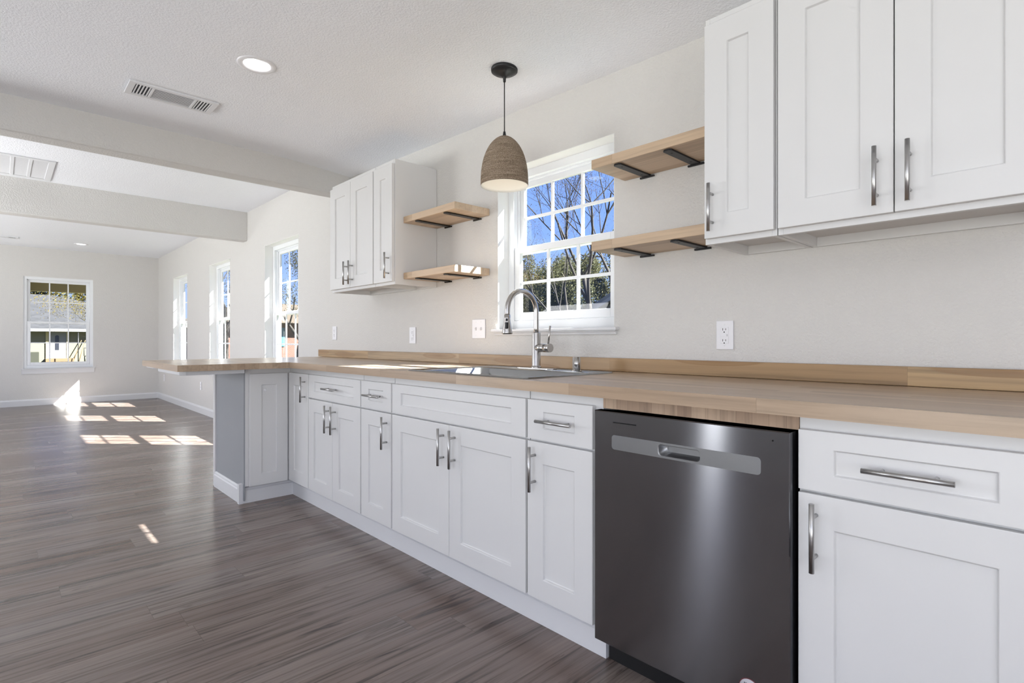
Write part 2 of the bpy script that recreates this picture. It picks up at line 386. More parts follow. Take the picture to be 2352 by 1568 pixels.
def _rel(b, name, mat, parent, org, bevel=0, **k):
    bmesh.ops.translate(b.bm, verts=b.bm.verts, vec=-Vector(org)); return b.build(name, mat, parent, bevel=bevel, **k)

# double-door base (27 in)
G = .003
def base_unit(x0, x1, label, drawer=True, doors=1, hinge='r', false_front=False, dr_handle=True, st=.078):
    org = ((x0 + x1) / 2, YF, 0)
    r = empty('base_cabinet', org, label, 'cabinet', group='white base cabinets under the counter')
    carcass(r, org, x0, x1)
    a, c = x0 + G, x1 - G; w = c - a
    o = door(r, org, (a, YD), w, ZD + .008, ZT - ZD - .008, st=st, rl=.042, name='false_drawer_front' if false_front else 'drawer', hx=None if false_front else w / 2, hz=(ZT - ZD - .008) / 2, hv=False)
    hz = .593 - Z0
    if doors == 2:
        m = (a + c) / 2; wd = m - a - G / 2
        door(r, org, (a, YD), wd, Z0, ZD - Z0, st=st, hx=wd - .038, hz=hz)
        door(r, org, (m + G / 2, YD), wd, Z0, ZD - Z0, st=st, hx=.040, hz=hz)
    else:
        door(r, org, (a, YD), w, Z0, ZD - Z0, st=st, hx=(.040 if hinge == 'r' else w - .040), hz=hz)
    return r
base_unit(-3.372, -2.690, 'base cabinet with one drawer over two doors, beside the corner unit', doors=2)
base_unit(-2.686, -2.372, 'narrow base cabinet with drawer and door, left of the sink cabinet', hinge='l')
base_unit(-2.367, -1.420, 'wide sink base cabinet with false drawer front over two doors', doors=2, false_front=True)
base_unit(-1.415, -1.107, 'narrow base cabinet with drawer and door, left of the dishwasher')
base_unit(-.480, -.030, 'base cabinet with wide drawer and door, right of the dishwasher')
# filler stile between last narrow cabinet and dishwasher
b = MB(); b.box(-1.107, -1.079, YF, 2.10, 0.112, ZC)
tag(b.build('filler_strip', M['cab'], origin=(-1.093, YF, 0)), 'slim white filler stile between narrow cabinet and dishwasher', 'filler')

# corner unit with two bi-fold doors
org = (-3.72, 1.5, 0)
r = empty('corner_cabinet', org, 'white corner base cabinet with two folding doors ending the run at the peninsula', 'cabinet')
XP = -3.70
b = MB(); b.box(-4.33, -3.372, YF, 2.10, .112, ZC); b.box(-4.33, XP - .021, 1.150, YF, .112, ZC)
b.box(-4.33, -3.372, YF + .045, 2.10, 0, .112); b.box(-4.33, XP - .06, 1.150, YF + .05, 0, .112)
b.box(-4.372, -4.33, 1.132, 2.10, 0, ZC)
_rel(b, 'cabinet_box', M['cab'], r, org, bevel=.0015)
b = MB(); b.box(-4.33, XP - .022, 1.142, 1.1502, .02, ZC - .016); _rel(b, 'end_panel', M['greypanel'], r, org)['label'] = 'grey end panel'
o = door(r, org, (XP, 1.172), .244, Z0 - .006, ZT - Z0 + .004, rotz=PI / 2, st=.074)
b = MB(); b.lathe([(.009, 0), (.009, .002), (.006, .003), (.0, .003)], n=20)
bmesh.ops.rotate(b.bm, verts=b.bm.verts, matrix=Matrix.Rotation(PI / 2, 3, 'X')); bmesh.ops.translate(b.bm, verts=b.bm.verts, vec=(.098, .009, .62))
b.build('screw_cap', M['plate'], o)
door(r, org, (-3.690, YD), .313, Z0, ZT - Z0, st=.082, hx=.313 - .045, hz=.745 - Z0)

# plinth boards (white base molding along the cabinets)
def skirt(h, t): return [(0, 0), (t, 0), (t, h*.78), (t*.7, h*.84), (t*.6, h*.93), (t*.25, h), (0, h)]
b = MB(); b.prism([(YF + .045 - p, z) for p, z in skirt(.104, .020)], 'x', XP - .04, -1.089)
tag(b.build('baseboard_cabinets', M['trim']), 'white plinth molding along the foot of the base cabinet run', 'baseboard', kind='structure')
b = MB(); b.prism([(XP - .06 + p, z) for p, z in skirt(.104, .020)], 'y', 1.13, YF + .03)
b.prism([(1.142 - p, z) for p, z in skirt(.108, .016)], 'x', -4.33, XP - .055)
b.box(-3.772, -3.738, 1.118, 1.142, 0, .128)
tag(b.build('baseboard_peninsula', M['trim']), 'white plinth molding around the foot of the peninsula end', 'baseboard', kind='structure')

# ------------------------------------------------------------------ countertop, backsplash, sink
ZK = .914
SX0, SX1, SY0, SY1 = -2.245, -1.430, 1.428, 1.985
b = MB()
YCF = 1.388
for x0, x1, y0, y1 in ((-4.665, -3.600, .745, YCF), (-4.665, SX0 + .02, YCF, YW - .002), (SX1 - .02, .0, YCF, YW - .002), (SX0 + .02, SX1 - .02, YCF, SY0 + .015), (SX0 + .02, SX1 - .02, SY1 - .015, YW - .002)):
    b.box(x0, x1, y0, y1, ZC, ZK)
bmesh.ops.remove_doubles(b.bm, verts=b.bm.verts, dist=1e-5)
seen = {}
for f in list(b.bm.faces):
    k = tuple(sorted(tuple(round(c, 4) for c in v.co) for v in f.verts)); seen.setdefault(k, []).append(f)
tag(b.build('countertop', M['block'], fix=False, bevel=.0), 'L-shaped butcher block worktop on the base cabinets and peninsula', 'countertop')
b = MB(); b.box(-4.735, .0, 2.082, YW - .001, ZK + .001, ZK + .062)
tag(b.build('backsplash', M['pine'], bevel=.002), 'low knotty wood backsplash strip along the wall behind the worktop', 'backsplash')
b = MB(); b.box(-1.078, -.481, YF - .004, YF + .02, .838, ZC - .0005)
tag(b.build('wood_filler', M['filler']), 'cross-grain wood strip between worktop and dishwasher', 'filler')
b = MB()
o_ = [(-4.30, .80), (-4.27, .77), (-3.68, .77), (-3.655, .80), (-3.655, 1.128), (-4.30, 1.128)]
b.prism(o_, 'z', .850, .8755)
tag(b.build('overhang_support', M['trim'], bevel=.004), 'white board under the overhanging end of the peninsula worktop', 'support')
b = MB(); b.prism([(-4.62, .78), (-4.60, .76), (-4.36, .76), (-4.34, .78), (-4.34, 1.2), (-4.62, 1.2)], 'z', .866, .8755)
tag(b.build('overhang_support', M['trim'], bevel=.003), 'thin white cleat under the outer corner of the peninsula worktop', 'support')

# sink
org = (SX0 / 2 + SX1 / 2, (SY0 + SY1) / 2, ZK)
r = empty('kitchen_sink', org, 'drop-in stainless steel sink set into the worktop below the window', 'sink')
def rrect(x0, x1, y0, y1, rad, z, n=6):
    out = []
    for cx, cy, a0 in ((x1 - rad, y1 - rad, 0), (x0 + rad, y1 - rad, 90), (x0 + rad, y0 + rad, 180), (x1 - rad, y0 + rad, 270)):
        for k in range(n + 1):
            a = math.radians(a0 + 90 * k / n); out.append((cx + rad * math.cos(a), cy + rad * math.sin(a), z))
    return out
b = MB()
BX0, BX1, BY0, BY1 = SX0 + .045, SX1 - .045, SY0 + .032, SY1 - .105
loops = [rrect(SX0, SX1, SY0, SY1, .018, ZK + .0008), rrect(SX0 + .002, SX1 - .002, SY0 + .002, SY1 - .002, .018, ZK + .006), rrect(SX0 + .012, SX1 - .012, SY0 + .012, SY1 - .012, .016, ZK + .006), rrect(SX0 + .016, SX1 - .016, SY0 + .016, SY1 - .016, .016, ZK + .003),
         rrect(BX0 - .006, BX1 + .006, BY0 - .006, BY1 + .006, .050, ZK + .003), rrect(BX0, BX1, BY0, BY1, .045, ZK - .004), rrect(BX0 + .008, BX1 - .008, BY0 + .008, BY1 - .008, .045, ZK - .17), rrect(BX0 + .03, BX1 - .03, BY0 + .03, BY1 - .03, .04, ZK - .20)]
rings = [[b.bm.verts.new(p) for p in l] for l in loops]
for A, B in zip(rings, rings[1:]):
    for k in range(len(A)):
        f = b.bm.faces.new((A[k], A[(k+1) % len(A)], B[(k+1) % len(A)], B[k])); f.smooth = True
b.bm.faces.new(rings[-1])
_rel(b, 'basin', M['sink'], r, org)
b = MB(); b.lathe([(.045, .004), (.040, .006), (.030, .003), (.0, .002)], (-1.84, 1.66, ZK - .20), 32); _rel(b, 'drain', M['steel'], r, org)

# faucet
FX, FY = -1.862, 1.932; zb = ZK + .0035
org = (FX, FY, zb)
r = empty('kitchen_faucet', org, 'brushed nickel pull-down gooseneck faucet standing behind the sink basin', 'faucet')
b = MB(); pts = []
for cx, a0 in ((FX + .10, -90), (FX - .10, 90)):
    for k in range(13): a = math.radians(a0 + 180 * k / 12); pts.append((cx + .028 * math.cos(a), FY + .028 * math.sin(a)))
b.prism(pts, 'z', zb, zb + .006); _rel(b, 'deck_plate', M['faucet'], r, org, bevel=.0015)
b = MB(); b.lathe([(.026, .006), (.026, .012), (.0225, .014), (.0215, .018), (.0215, .178), (.0205, .181), (.014, .181)], (FX, FY, zb), 32)
_rel(b, 'body', M['faucet'], r, org)
b = MB(); R = .098; zs = zb + .2825; path = [(FX, FY, zb + .17), (FX, FY, zs - .08), (FX, FY, zs)]
for k in range(1, 25):
    a = PI * k / 24 * 1.02; path.append((FX, FY - R + R * math.cos(a), zs + R * math.sin(a)))
y1, z1 = path[-1][1], path[-1][2]; path += [(FX, y1 - .0005, z1 - .008), (FX, y1 - .001, z1 - .014)]
b.tube(path, .0125, 18); _rel(b, 'gooseneck', M['faucet'], r, org)
b = MB(); ye, ze = y1 - .001, z1 - .014
b.lathe([(.0, .0), (.0142, .0), (.0146, -.018), (.0165, -.038), (.0212, -.063), (.0250, -.084), (.0250, -.090), (.021, -.092), (.0, -.092)], (FX, ye, ze), 28)
h = _rel(b, 'spray_head', M['faucet'], r, org)
b = MB(); b.box(FX + .006, FX + .020, ye - .0235, ye - .010, ze - .066, ze - .036); b.box(FX + .006, FX + .016, ye - .018, ye - .010, ze - .030, ze - .018)
_rel(b, 'spray_button', M['blackplastic'], h, org, bevel=.003)
b = MB(); b.cyl((FX, FY, zb + .105), (FX + .062, FY - .004, zb + .105), .0205, 24); _rel(b, 'handle_base', M['faucet'], r, org)
b = MB(); b.cyl((FX + .062, FY - .004, zb + .105), (FX + .100, FY - .006, zb + .105), .0212, 24); b.cyl((FX + .085, FY - .005, zb + .122), (FX + .096, FY - .003, zb + .212), .0045, 12)
_rel(b, 'lever', M['faucet'], r, org)
# air gap cap
b = MB(); px = -1.607; b.lathe([(.024, 0), (.024, .004), (.0185, .006), (.0185, .060), (.016, .064), (.0, .064)], (px, 1.935, zb), 28)
b.cyl((px + .012, 1.925, zb + .002), (px + .012, 1.925, zb + .066), .0135, 18)
tag(b.build('air_gap_cap', M['faucet'], origin=(px, 1.935, zb)), 'short steel air gap cap on the sink ledge, right of the faucet', 'cap')

# ------------------------------------------------------------------ dishwasher
X0, X1 = -1.088, -.489; YDW = 1.400
org = ((X0 + X1) / 2, YDW, 0)
r = empty('dishwasher', org, 'dark stainless dishwasher with a pocket handle under the worktop', 'dishwasher')
b = MB(); b.box(X0 + .012, X1 - .004, YDW + .046, 2.05, .09, .826); b.box(X0 + .004, X1 + .006, YDW + .075, 1.52, .0, .10)
_rel(b, 'tub', M['blackplastic'], r, org)
# door skin with a pocket
px0, px1, pz0, pz1 = -.855, -.722, .721, .757
b = MB(); v = b.bm.verts.new
zb0, zt0 = .093, .834
YDB = YDW + .036
def rr(y, m=0): return [v((X0 + m, y, zb0 + m)), v((X1 - m, y, zb0 + m)), v((X1 - m, y, zt0 - m)), v((X0 + m, y, zt0 - m))]
K = rr(YDB); O = rr(YDW + .003); O2 = rr(YDW, .003); I = [v((px0, YDW, pz0)), v((px1, YDW, pz0)), v((px1, YDW, pz1)), v((px0, YDW, pz1))]
for A, B in ((K, O), (O, O2), (O2, I)):
    for i in range(4): b.bm.faces.new((A[i], A[(i+1) % 4], B[(i+1) % 4], B[i]))
b.bm.faces.new(K[::-1])
d = _rel(b, 'door', M['steelDW'], r, org)
# insert strip around the pocket
b = MB(); ex0, ex1, ez0, ez1 = -1.019, -.559, .717, .762
def ring2(x0, x1, z0, z1, rad, y): return [(p[0], y, p[1]) for p in [(q[0], q[1]) for q in rrect(x0, x1, z0, z1, rad, 0, 5)]]
A = [v_ for v_ in ring2(ex0, ex1, ez0, ez1, .010, YDW - .0006)]; B_ = ring2(px0 + .001, px1 - .001, pz0 + .001, pz1 - .001, .010, YDW - .0006)
C0 = ring2(px0 + .003, px1 - .003, pz0 + .003, pz1 - .003, .010, YDW + .003); C_ = ring2(px0 + .012, px1 - .006, pz0 + .010, pz1 - .004, .010, YDW + .033)
R3 = [[b.bm.verts.new(p) for p in q] for q in (ring2(ex0, ex1, ez0, ez1, .010, YDW + .002), A, B_, C0, C_)]
for P_, Q_ in zip(R3, R3[1:]):
    for k in range(len(P_)): b.bm.faces.new((P_[k], P_[(k+1) % len(P_)], Q_[(k+1) % len(P_)], Q_[k])).smooth = Q_ in R3[3:]
b.bm.faces.new(R3[-1])
_rel(b, 'handle_strip', M['steelDW2'], d, org)
b = MB(); b.box(-1.014, -.929, YDW - .0005, YDW + .004, .8000, .8035); _rel(b, 'vent_slot', M['hole'], d, org)
b = MB(); b.cyl((-.530, YDW - .0005, .809), (-.530, YDW + .004, .809), .0022, 12); _rel(b, 'indicator_hole', M['hole'], d, org)

def text(body, size, mat, loc, rot, parent, name, extr=.0003):
    cu = bpy.data.curves.new(name, 'FONT'); cu.body = body; cu.size = size; cu.align_x = 'CENTER'; cu.align_y = 'CENTER'; cu.extrude = extr; cu.materials.append(mat)
    tmp = bpy.data.objects.new(name + '_tmp', cu); C.objects.link(tmp)
    dg = bpy.context.evaluated_depsgraph_get(); me = bpy.data.meshes.new_from_object(tmp.evaluated_get(dg)); bpy.data.objects.remove(tmp)
    o = bpy.data.objects.new(name, me); C.objects.link(o); o.location = loc; o.rotation_euler = rot; o.parent = parent
    return o
M['red'] = plain('dark_red_print', (.11, .012, .02), .4); M['label'] = plain('sticker_paper', (.50, .49, .53), .4); M['ink'] = plain('black_print', (.02, .02, .02), .5)
# sticker: an upright oval with a red rim
sx, sz = -.587, .161
b = MB(); b.lathe([(.0, .0006), (.0285, .0006), (.0285, 0)], n=40); bmesh.ops.rotate(b.bm, verts=b.bm.verts, matrix=Matrix.Rotation(PI / 2, 3, 'X'))
so = tag(b.build('round_sticker', M['red'], loc=(sx, YDW - .0002, sz)), 'round red-rimmed sticker low on the dishwasher door', 'sticker')
b = MB(); b.lathe([(.0, .0010), (.0262, .0010), (.0262, .0004)], n=40); bmesh.ops.rotate(b.bm, verts=b.bm.verts, matrix=Matrix.Rotation(PI / 2, 3, 'X'))
b.build('paper_face', M['label'], so)
text('REGISTER', .0075, M['ink'], (.001, -.0012, .0125), (PI / 2, 0, 0), so, 'lettering')
text('ENROLL', .0075, M['ink'], (-.003, -.0012, .0045), (PI / 2, 0, 0), so, 'lettering')

# ------------------------------------------------------------------ upper cabinets
def upper(x0, x1, yf, z0, z1, doors, label, hinge='r', yw=2.118, dz0=.018, dtop=.03, st=.079, grp='white wall cabinets'):
    """doors hang in front of yf"""
    org = ((x0 + x1) / 2, yf, z0)
    r = empty('wall_cabinet', org, label, 'cabinet', group=grp)
    t = .016
    b = MB(); b.box(x0, x0 + t, yf, yw, z0, z1); b.box(x1 - t, x1, yf, yw, z0, z1); b.box(x0 + t, x1 - t, yf, yw, z1 - t, z1)
    b.box(x0 + t, x1 - t, yf, yf + .019, z0, z0 + .045); b.box(x0 + t, x1 - t, yw - .016, yw, z0, z1 - t)
    b.box(x0 + t, x1 - t, yf, yf + .019, z1 - .06, z1 - t)
    _rel(b, 'cabinet_box', M['cab'], r, org, bevel=.001)
    b = MB(); b.box(x0 + t, x1 - t, yf + .019, yw - .016, z0 + .032, z0 + .045); _rel(b, 'bottom_panel', M['cabin'], r, org)
    a, c = x0 + .006, x1 - .004; h = z1 - dtop - (z0 + dz0); hz = .1
    if doors == 2:
        m = (a + c) / 2; w = m - a - .0015
        door(r, org, (a, yf - .021), w, z0 + dz0, h, st=st, hx=w - .038, hz=hz); door(r, org, (m + .0015, yf - .021), w, z0 + dz0, h, st=st, hx=.034, hz=hz)
    else:
        w = c - a; door(r, org, (a, yf - .021), w, z0 + dz0, h, st=st, hx=.030 if hinge == 'r' else w - .036, hz=hz)
    return r
upper(-.904, -.664, 1.790, 1.392, 2.175, 1, 'narrow single-door wall cabinet at the end of the right-hand shelves')
upper(-.661, -.044, 1.790, 1.392, 2.175, 2, 'wide two-door wall cabinet above the dishwasher')
upper(-3.845, -3.205, 1.800, 1.412, 2.200, 2, 'two-door wall cabinet against the ceiling beam')
upper(-3.202, -2.965, 1.800, 1.412, 2.200, 1, 'narrow single-door wall cabinet beside the left-hand shelves', hinge='l')

# ------------------------------------------------------------------ open shelves with brackets
def shelf(x0, x1, z, label, yfront=1.858, th=.040):
    b = MB(); b.box(x0, x1, yfront, YW - .002, z, z + th)
    return tag(b.build('wall_shelf', M['shelfwood'], origin=((x0 + x1) / 2, YW, z), bevel=.002), label, 'shelf', 'thick wood wall shelves')
ZU, ZL = 1.803, 1.447
shelf(-2.960, -2.428, ZU, 'upper wood shelf beside the left-hand wall cabinets')
shelf(-2.960, -2.428, ZL, 'lower wood shelf beside the left-hand wall cabinets')
shelf(-1.468, -.908, ZU, 'upper wood shelf between the window and the right-hand cabinets', yfront=1.868)
shelf(-1.468, -.908, ZL, 'lower wood shelf between the window and the right-hand cabinets, under the upper one', yfront=1.868)
def bracket(x, z, mat, label, yf):
    org = (x, YW, z)
    r = empty('shelf_bracket', org, label, 'bracket', group='metal shelf brackets')
    b = MB(); hw = .0185
    b.prism([(x - hw, YW - .002), (x - hw, yf + .008), (x - hw + .008, yf), (x + hw - .008, yf), (x + hw, yf + .008), (x + hw, YW - .002)], 'z', z - .0075, z - .0003)
    _rel(b, 'arm', mat, r, org, bevel=.001)
    b = MB(); b.box(x - .036, x + .036, YW - .010, YW - .001, z - .0125, z - .0045); _rel(b, 'wall_plate', mat, r, org, bevel=.001)
    for yy in (yf + .04, YW - .05):
        b = MB(); b.lathe([(.0, -.0012), (.004, -.001), (.0055, .0)], (x, yy, z - .0076), 14); _rel(b, 'screw', M['blackplastic'], r, org)
for (xa, nm) in ((-2.832, 'left'), (-2.538, 'right')):
    for z, lv in ((ZU, 'upper'), (ZL, 'lower')):
        bracket(xa, z, M['bronze'], 'dark bracket under the %s left-hand shelf, %s' % (lv, 'next to the cabinet side' if nm == 'left' else 'near the shelf end by the window'), 1.868)
for (xa, nm) in ((-1.345, 'l'), (-1.110, 'r')):
    for z, lv in ((ZU, 'upper'), (ZL, 'lower')):
        bracket(xa if lv == 'upper' else xa + .0 + (.03 if nm == 'r' else 0), z, M['black'], 'black bracket under the %s right-hand shelf, %s' % (lv, 'at its window end' if nm == 'l' else 'at its cabinet end'), 1.880)

# ------------------------------------------------------------------ pendant
PX, PY = -1.925, 1.775; pz = kz(PX, PY); zt, zbm = 2.050, 1.808
org = (PX, PY, pz)
r = empty('pendant_lamp', org, 'rope-wrapped dome pendant lamp hanging over the sink', 'lamp')
b = MB(); b.lathe([(.0, .003), (.064, .003), (.065, -.002), (.064, -.012), (.060, -.0135), (.058, -.014), (.056, -.018), (.038, -.026), (.014, -.036), (.0075, -.044), (.0065, -.062), (.004, -.064)], (PX, PY, pz), 48)
_rel(b, 'canopy', M['black'], r, org)
b = MB(); b.cyl((PX, PY, pz - .06), (PX, PY, zt + .01), .0026, 10); _rel(b, 'cord', M['fabriccord'], r, org)
b = MB(); b.lathe([(.0035, .022), (.0055, .020), (.008, .004), (.010, -.002), (.0, -.002)], (PX, PY, zt), 20); _rel(b, 'socket_cap', M['black'], r, org)
H = zt - zbm; prof = []; inner = []; NR = 44
def rad(t): return .114 * (max(0, 1 - (max(0, t)) ** 2.35)) ** .62 if t < 1 else 0
prof.append((.006, H))
ts = [1 - .985 * (k / NR) for k in range(NR + 1)]
for k in range(NR * 6 + 1):
    t = 1 - k / (NR * 6); base = max(.006, .1145 * (1 - t ** 2.5) ** .56 * (1 - .0 * t))
    prof.append((base + .0013 * abs(math.sin(PI * k / 6)), t * H))
b = MB(); b.lathe(prof, (0, 0, 0), 96); bmesh.ops.translate(b.bm, verts=b.bm.verts, vec=(PX - org[0], PY - org[1], zbm - org[2]))
sh = b.build('shade', M['rope'], r, fix=False)
bmz = sh.data
b = MB(); ip = [(max(.004, .1145 * (1 - (k / 20) ** 2.5) ** .56 - .003), k / 20 * H * .985) for k in range(21)]
b.lathe([(.1150, -.001)] + ip, (PX, PY, zbm), 64); _rel(b, 'shade_lining', M['shadein'], r, org)
b = MB(); b.lathe([(.0, .0), (.018, .006), (.028, .024), (.026, .045), (.015, .065), (.013, .085), (.0, .085)], (PX, PY, zbm + .12), 24); _rel(b, 'bulb', M['bulb'], r, org)

# ------------------------------------------------------------------ ceiling fixtures
def downlight(x, y, label, grp='round recessed ceiling lights', seen=True):
    z = kz(x, y) if x > XBEAM else CH
    org = (x, y, z); r = empty('recessed_light', org, label, 'light', group=grp)
    b = MB(); b.lathe([(.089, .004), (.089, -.002), (.084, -.006), (.070, -.007), (.064, -.005), (.0575, -.001), (.0575, .006)], org, 48); _rel(b, 'trim_ring', M['plate'], r, org)
    b = MB(); b.lathe([(.0, -.0015), (.0575, -.0015), (.0575, .004)], org, 48); _rel(b, 'lens', M['lamp'], r, org)
    return r
downlight(-2.785, .915, 'lit recessed ceiling light in the kitchen, near the air vent')
downlight(-10.81, .925, 'lit recessed ceiling light far away in the living area')

def vent(x0, x1, y0, y1, z, label, name='air_vent', split=True):
    """register let into the ceiling, long side along y"""
    org = ((x0 + x1) / 2, (y0 + y1) / 2, z); r = empty(name, org, label, 'vent')
    zz = z - .0045
    m = .022
    segs = [(y0 + .030, y0 + .105), (y0 + .118, y1 - .118), (y1 - .105, y1 - .030)] if split else None
    b = MB(); b.box(x0, x1, y0, y0 + .030, zz - .006, zz + .004); b.box(x0, x1, y1 - .030, y1, zz - .006, zz + .004)
    b.box(x0, x0 + m, y0 + .03, y1 - .03, zz - .006, zz + .004); b.box(x1 - m, x1, y0 + .03, y1 - .03, zz - .006, zz + .004)
    b.box(x0 + m, x1 - m, segs[0][1], segs[1][0], zz - .006, zz + .004); b.box(x0 + m, x1 - m, segs[1][1], segs[2][0], zz - .006, zz + .004)
    _rel(b, 'face_plate', M['vent'], r, org, bevel=.0015)
    b = MB(); b.box(x0 + m, x1 - m, y0 + .03, y1 - .03, zz + .002, zz + .0035); _rel(b, 'duct', M['ventgap'], r, org)  # flat dark sheet: shade inside the duct put into its colour
    for k in range(12):
        x = x0 + m + (x1 - x0 - 2*m) * (k + .5) / 12
        b = MB(); b.prism([(x - .0022, zz - .0042), (x + .0022, zz - .0042), (x + .0022, zz - .0030), (x - .0022, zz - .0030)], 'y', segs[1][0], segs[1][1]); _rel(b, 'louver', M['vent'], r, org)
    for s in (segs[0], segs[2]):
        for k in range(5):
            y = s[0] + (s[1] - s[0]) * (k + .5) / 5
            b = MB(); b.box(x0 + m, x1 - m, y - .0032, y + .0032, zz - .004, zz - .002); _rel(b, 'louver', M['vent'], r, org)
    return r
vz = kz(-3.53, .7)
vent(-3.628, -3.438, .495, .922, vz - .002, 'white ceiling air vent in the kitchen with three louver sections')
vent(-10.85, -10.70, -.24, .195, CH, 'thin white ceiling air vent far away in the living area')
# return air grille between the beams
gx0, gx1, gy0, gy1 = -6.725, -5.965, -.42, .345
org = ((gx0 + gx1) / 2, (gy0 + gy1) / 2, CH); r = empty('return_air_grille', org, 'large white return air grille in the ceiling between the beams', 'vent')
b = MB(); ncol = 6; m = .045; cw = (gy1 - gy0 - 2 * m) / ncol
b.box(gx0, gx1, gy0, gy0 + m, CH - .0085, CH - .0008); b.box(gx0, gx1, gy1 - m, gy1, CH - .0085, CH - .0008)
b.box(gx0, gx0 + m * 1.4, gy0 + m, gy1 - m, CH - .0085, CH - .0008); b.box(gx1 - m, gx1, gy0 + m, gy1 - m, CH - .0085, CH - .0008)
for k in range(1, ncol): y = gy0 + m + cw * k; b.box(gx0 + m * 1.4, gx1 - m, y - .012, y + .012, CH - .0075, CH - .0008)
_rel(b, 'face_plate', M['vent'], r, org, bevel=.0015)
b = MB(); b.box(gx0 + m, gx1 - m, gy0 + m, gy1 - m, CH - .0016, CH - .0006); _rel(b, 'duct', plain('filter_grey', (.20, .21, .22), .8), r, org)
nl = 26
for k in range(nl):
    x = gx0 + m * 1.4 + (gx1 - gx0 - m * 2.4) * (k + .5) / nl
    b = MB(); b.prism([(x - .006, CH - .0050), (x - .004, CH - .0050), (x + .006, CH - .0020), (x + .004, CH - .0020)], 'y', gy0 + m, gy1 - m); _rel(b, 'louver', M['vent'], r, org)

# ------------------------------------------------------------------ outlets and switch
def faceplate(x0, x1, z0, z1, label, kind):
    yc = YW - .001; org = ((x0 + x1) / 2, yc, (z0 + z1) / 2); cx, cz = org[0], org[2]
    r = empty('light_switch' if kind == 'switch' else 'power_outlet', org, label, 'switch' if kind == 'switch' else 'outlet')
    b = MB(); b.box(x0, x1, yc - .006, yc, z0, z1); _rel(b, 'cover_plate', M['plate'], r, org, bevel=.0028)
    for zz in (cz - .042, cz + .042):
        for xx in ((cx,) if kind != 'switch' else (cx - .023, cx + .023)):
            b = MB(); b.cyl((xx, yc - .0068, zz), (xx, yc - .005, zz), .003, 12); _rel(b, 'screw', M['vent'], r, org)
    if kind == 'gfci':
        b = MB(); b.box(cx - .0165, cx + .0165, yc - .0085, yc - .005, cz - .0335, cz + .0335); f = _rel(b, 'receptacle', M['plate'], r, org, bevel=.001)
        b = MB(); b.box(cx - .015, cx + .007, yc - .0098, yc - .008, cz - .0045, cz + .0045); _rel(b, 'test_button', M['plate'], f, org, bevel=.0006)
        hz = (.019, -.025)
    elif kind == 'duplex':
        b = MB()
        for s in (-.0195, .0195): b.box(cx - .0165, cx + .0165, yc - .0085, yc - .005, cz + s - .014, cz + s + .014)
        f = _rel(b, 'receptacle', M['plate'], r, org, bevel=.003); hz = (.0215, -.0175)
    if kind in ('gfci', 'duplex'):
        dy = yc - .0089
        b = MB()
        for s in hz:
            b.box(cx - .0075, cx - .0055, dy, dy + .001, cz + s, cz + s + .009); b.box(cx + .0050, cx + .0070, dy, dy + .001, cz + s + .001, cz + s + .0085)
            b.cyl((cx - .0005, dy, cz + s - .0065), (cx - .0005, dy + .001, cz + s - .0065), .0025, 12)
        if kind == 'gfci': b.box(cx + .0105, cx + .0125, dy, dy + .001, cz + .001, cz + .0035); b.box(cx + .0105, cx + .0125, dy, dy + .001, cz - .0035, cz - .001)
        _rel(b, 'slots', M['hole'], f, org)
    if kind == 'switch':
        for s in (-.023, .023):
            b = MB(); b.prism([(yc - .0055, cz - .010), (yc - .0085, cz - .010), (yc - .015, cz + .006 if s < 0 else cz - .002), (yc - .013, cz + .010), (yc - .0055, cz + .010)], 'x', cx + s - .0045, cx + s + .0045); _rel(b, 'toggle', M['plate'], r, org)
    return r
faceplate(-1.022, -.951, 1.022, 1.138, 'white outlet with test buttons on the wall below the right-hand shelves', 'gfci')
faceplate(-2.586, -2.464, 1.070, 1.187, 'white double light switch plate just left of the window', 'switch')
faceplate(-3.290, -3.212, 1.036, 1.152, 'white outlet with test buttons under the left-hand wall cabinets', 'gfci')
faceplate(-4.515, -4.440, 1.062, 1.180, 'white outlet on the wall above the start of the backsplash', 'duplex')
faceplate(-11.24, -11.165, .335, .450, 'low white outlet near the far corner of the living area', 'duplex')
faceplate(-8.835, -8.76, .338, .453, 'low white outlet between the two farther tall windows', 'duplex')

# ================================================================== outside
random.seed(7)
GZ = -.42
M['grass'] = plain('lawn', (.055, .060, .025), .95, 0, .1, .35, 1.2)
b = MB(); b.box(-90, 40, YO + .0, 60, GZ - .2, GZ); b.box(-90, XB - .2, -40, YO, GZ - .2, GZ)
b.box(XB - .2, 40, -40, YL - .12, GZ - .2, GZ)
tag(b.build('ground', M['grass']), 'lawn around the house', 'ground', kind='structure')
# own porch beyond the far wall
M['tan'] = plain('tan_porch_paint', (.26, .22, .115), .7); M['porchwhite'] = plain('porch_post_white', (.70, .72, .68), .5)
b = MB(); b.box(-14.35, XB - .16, -4, 2.9, 2.46, 2.54); b.box(-14.35, -14.20, -4, 2.9, 2.035, 2.46)
tag(b.build('porch_roof', M['tan']), 'tan porch ceiling and edge beam outside the far window', 'porch', kind='structure')
b = MB(); b.box(-14.34, -14.21, 2.50, 2.63, GZ, 2.035); b.tube([(-14.27, 2.57, 1.5), (-14.27, 2.1, 2.03)], .05, 6)
tag(b.build('porch_post', M['porchwhite'], bevel=.004), 'white porch post with a slanting brace outside the far tall window', 'post')
b = MB(); b.box(-14.5, XB - .2, -4, 2.9, GZ, -.1)
tag(b.build('porch_floor', plain('porch_deck', (.32, .29, .25), .8)), 'porch deck outside the far window', 'deck', kind='structure')

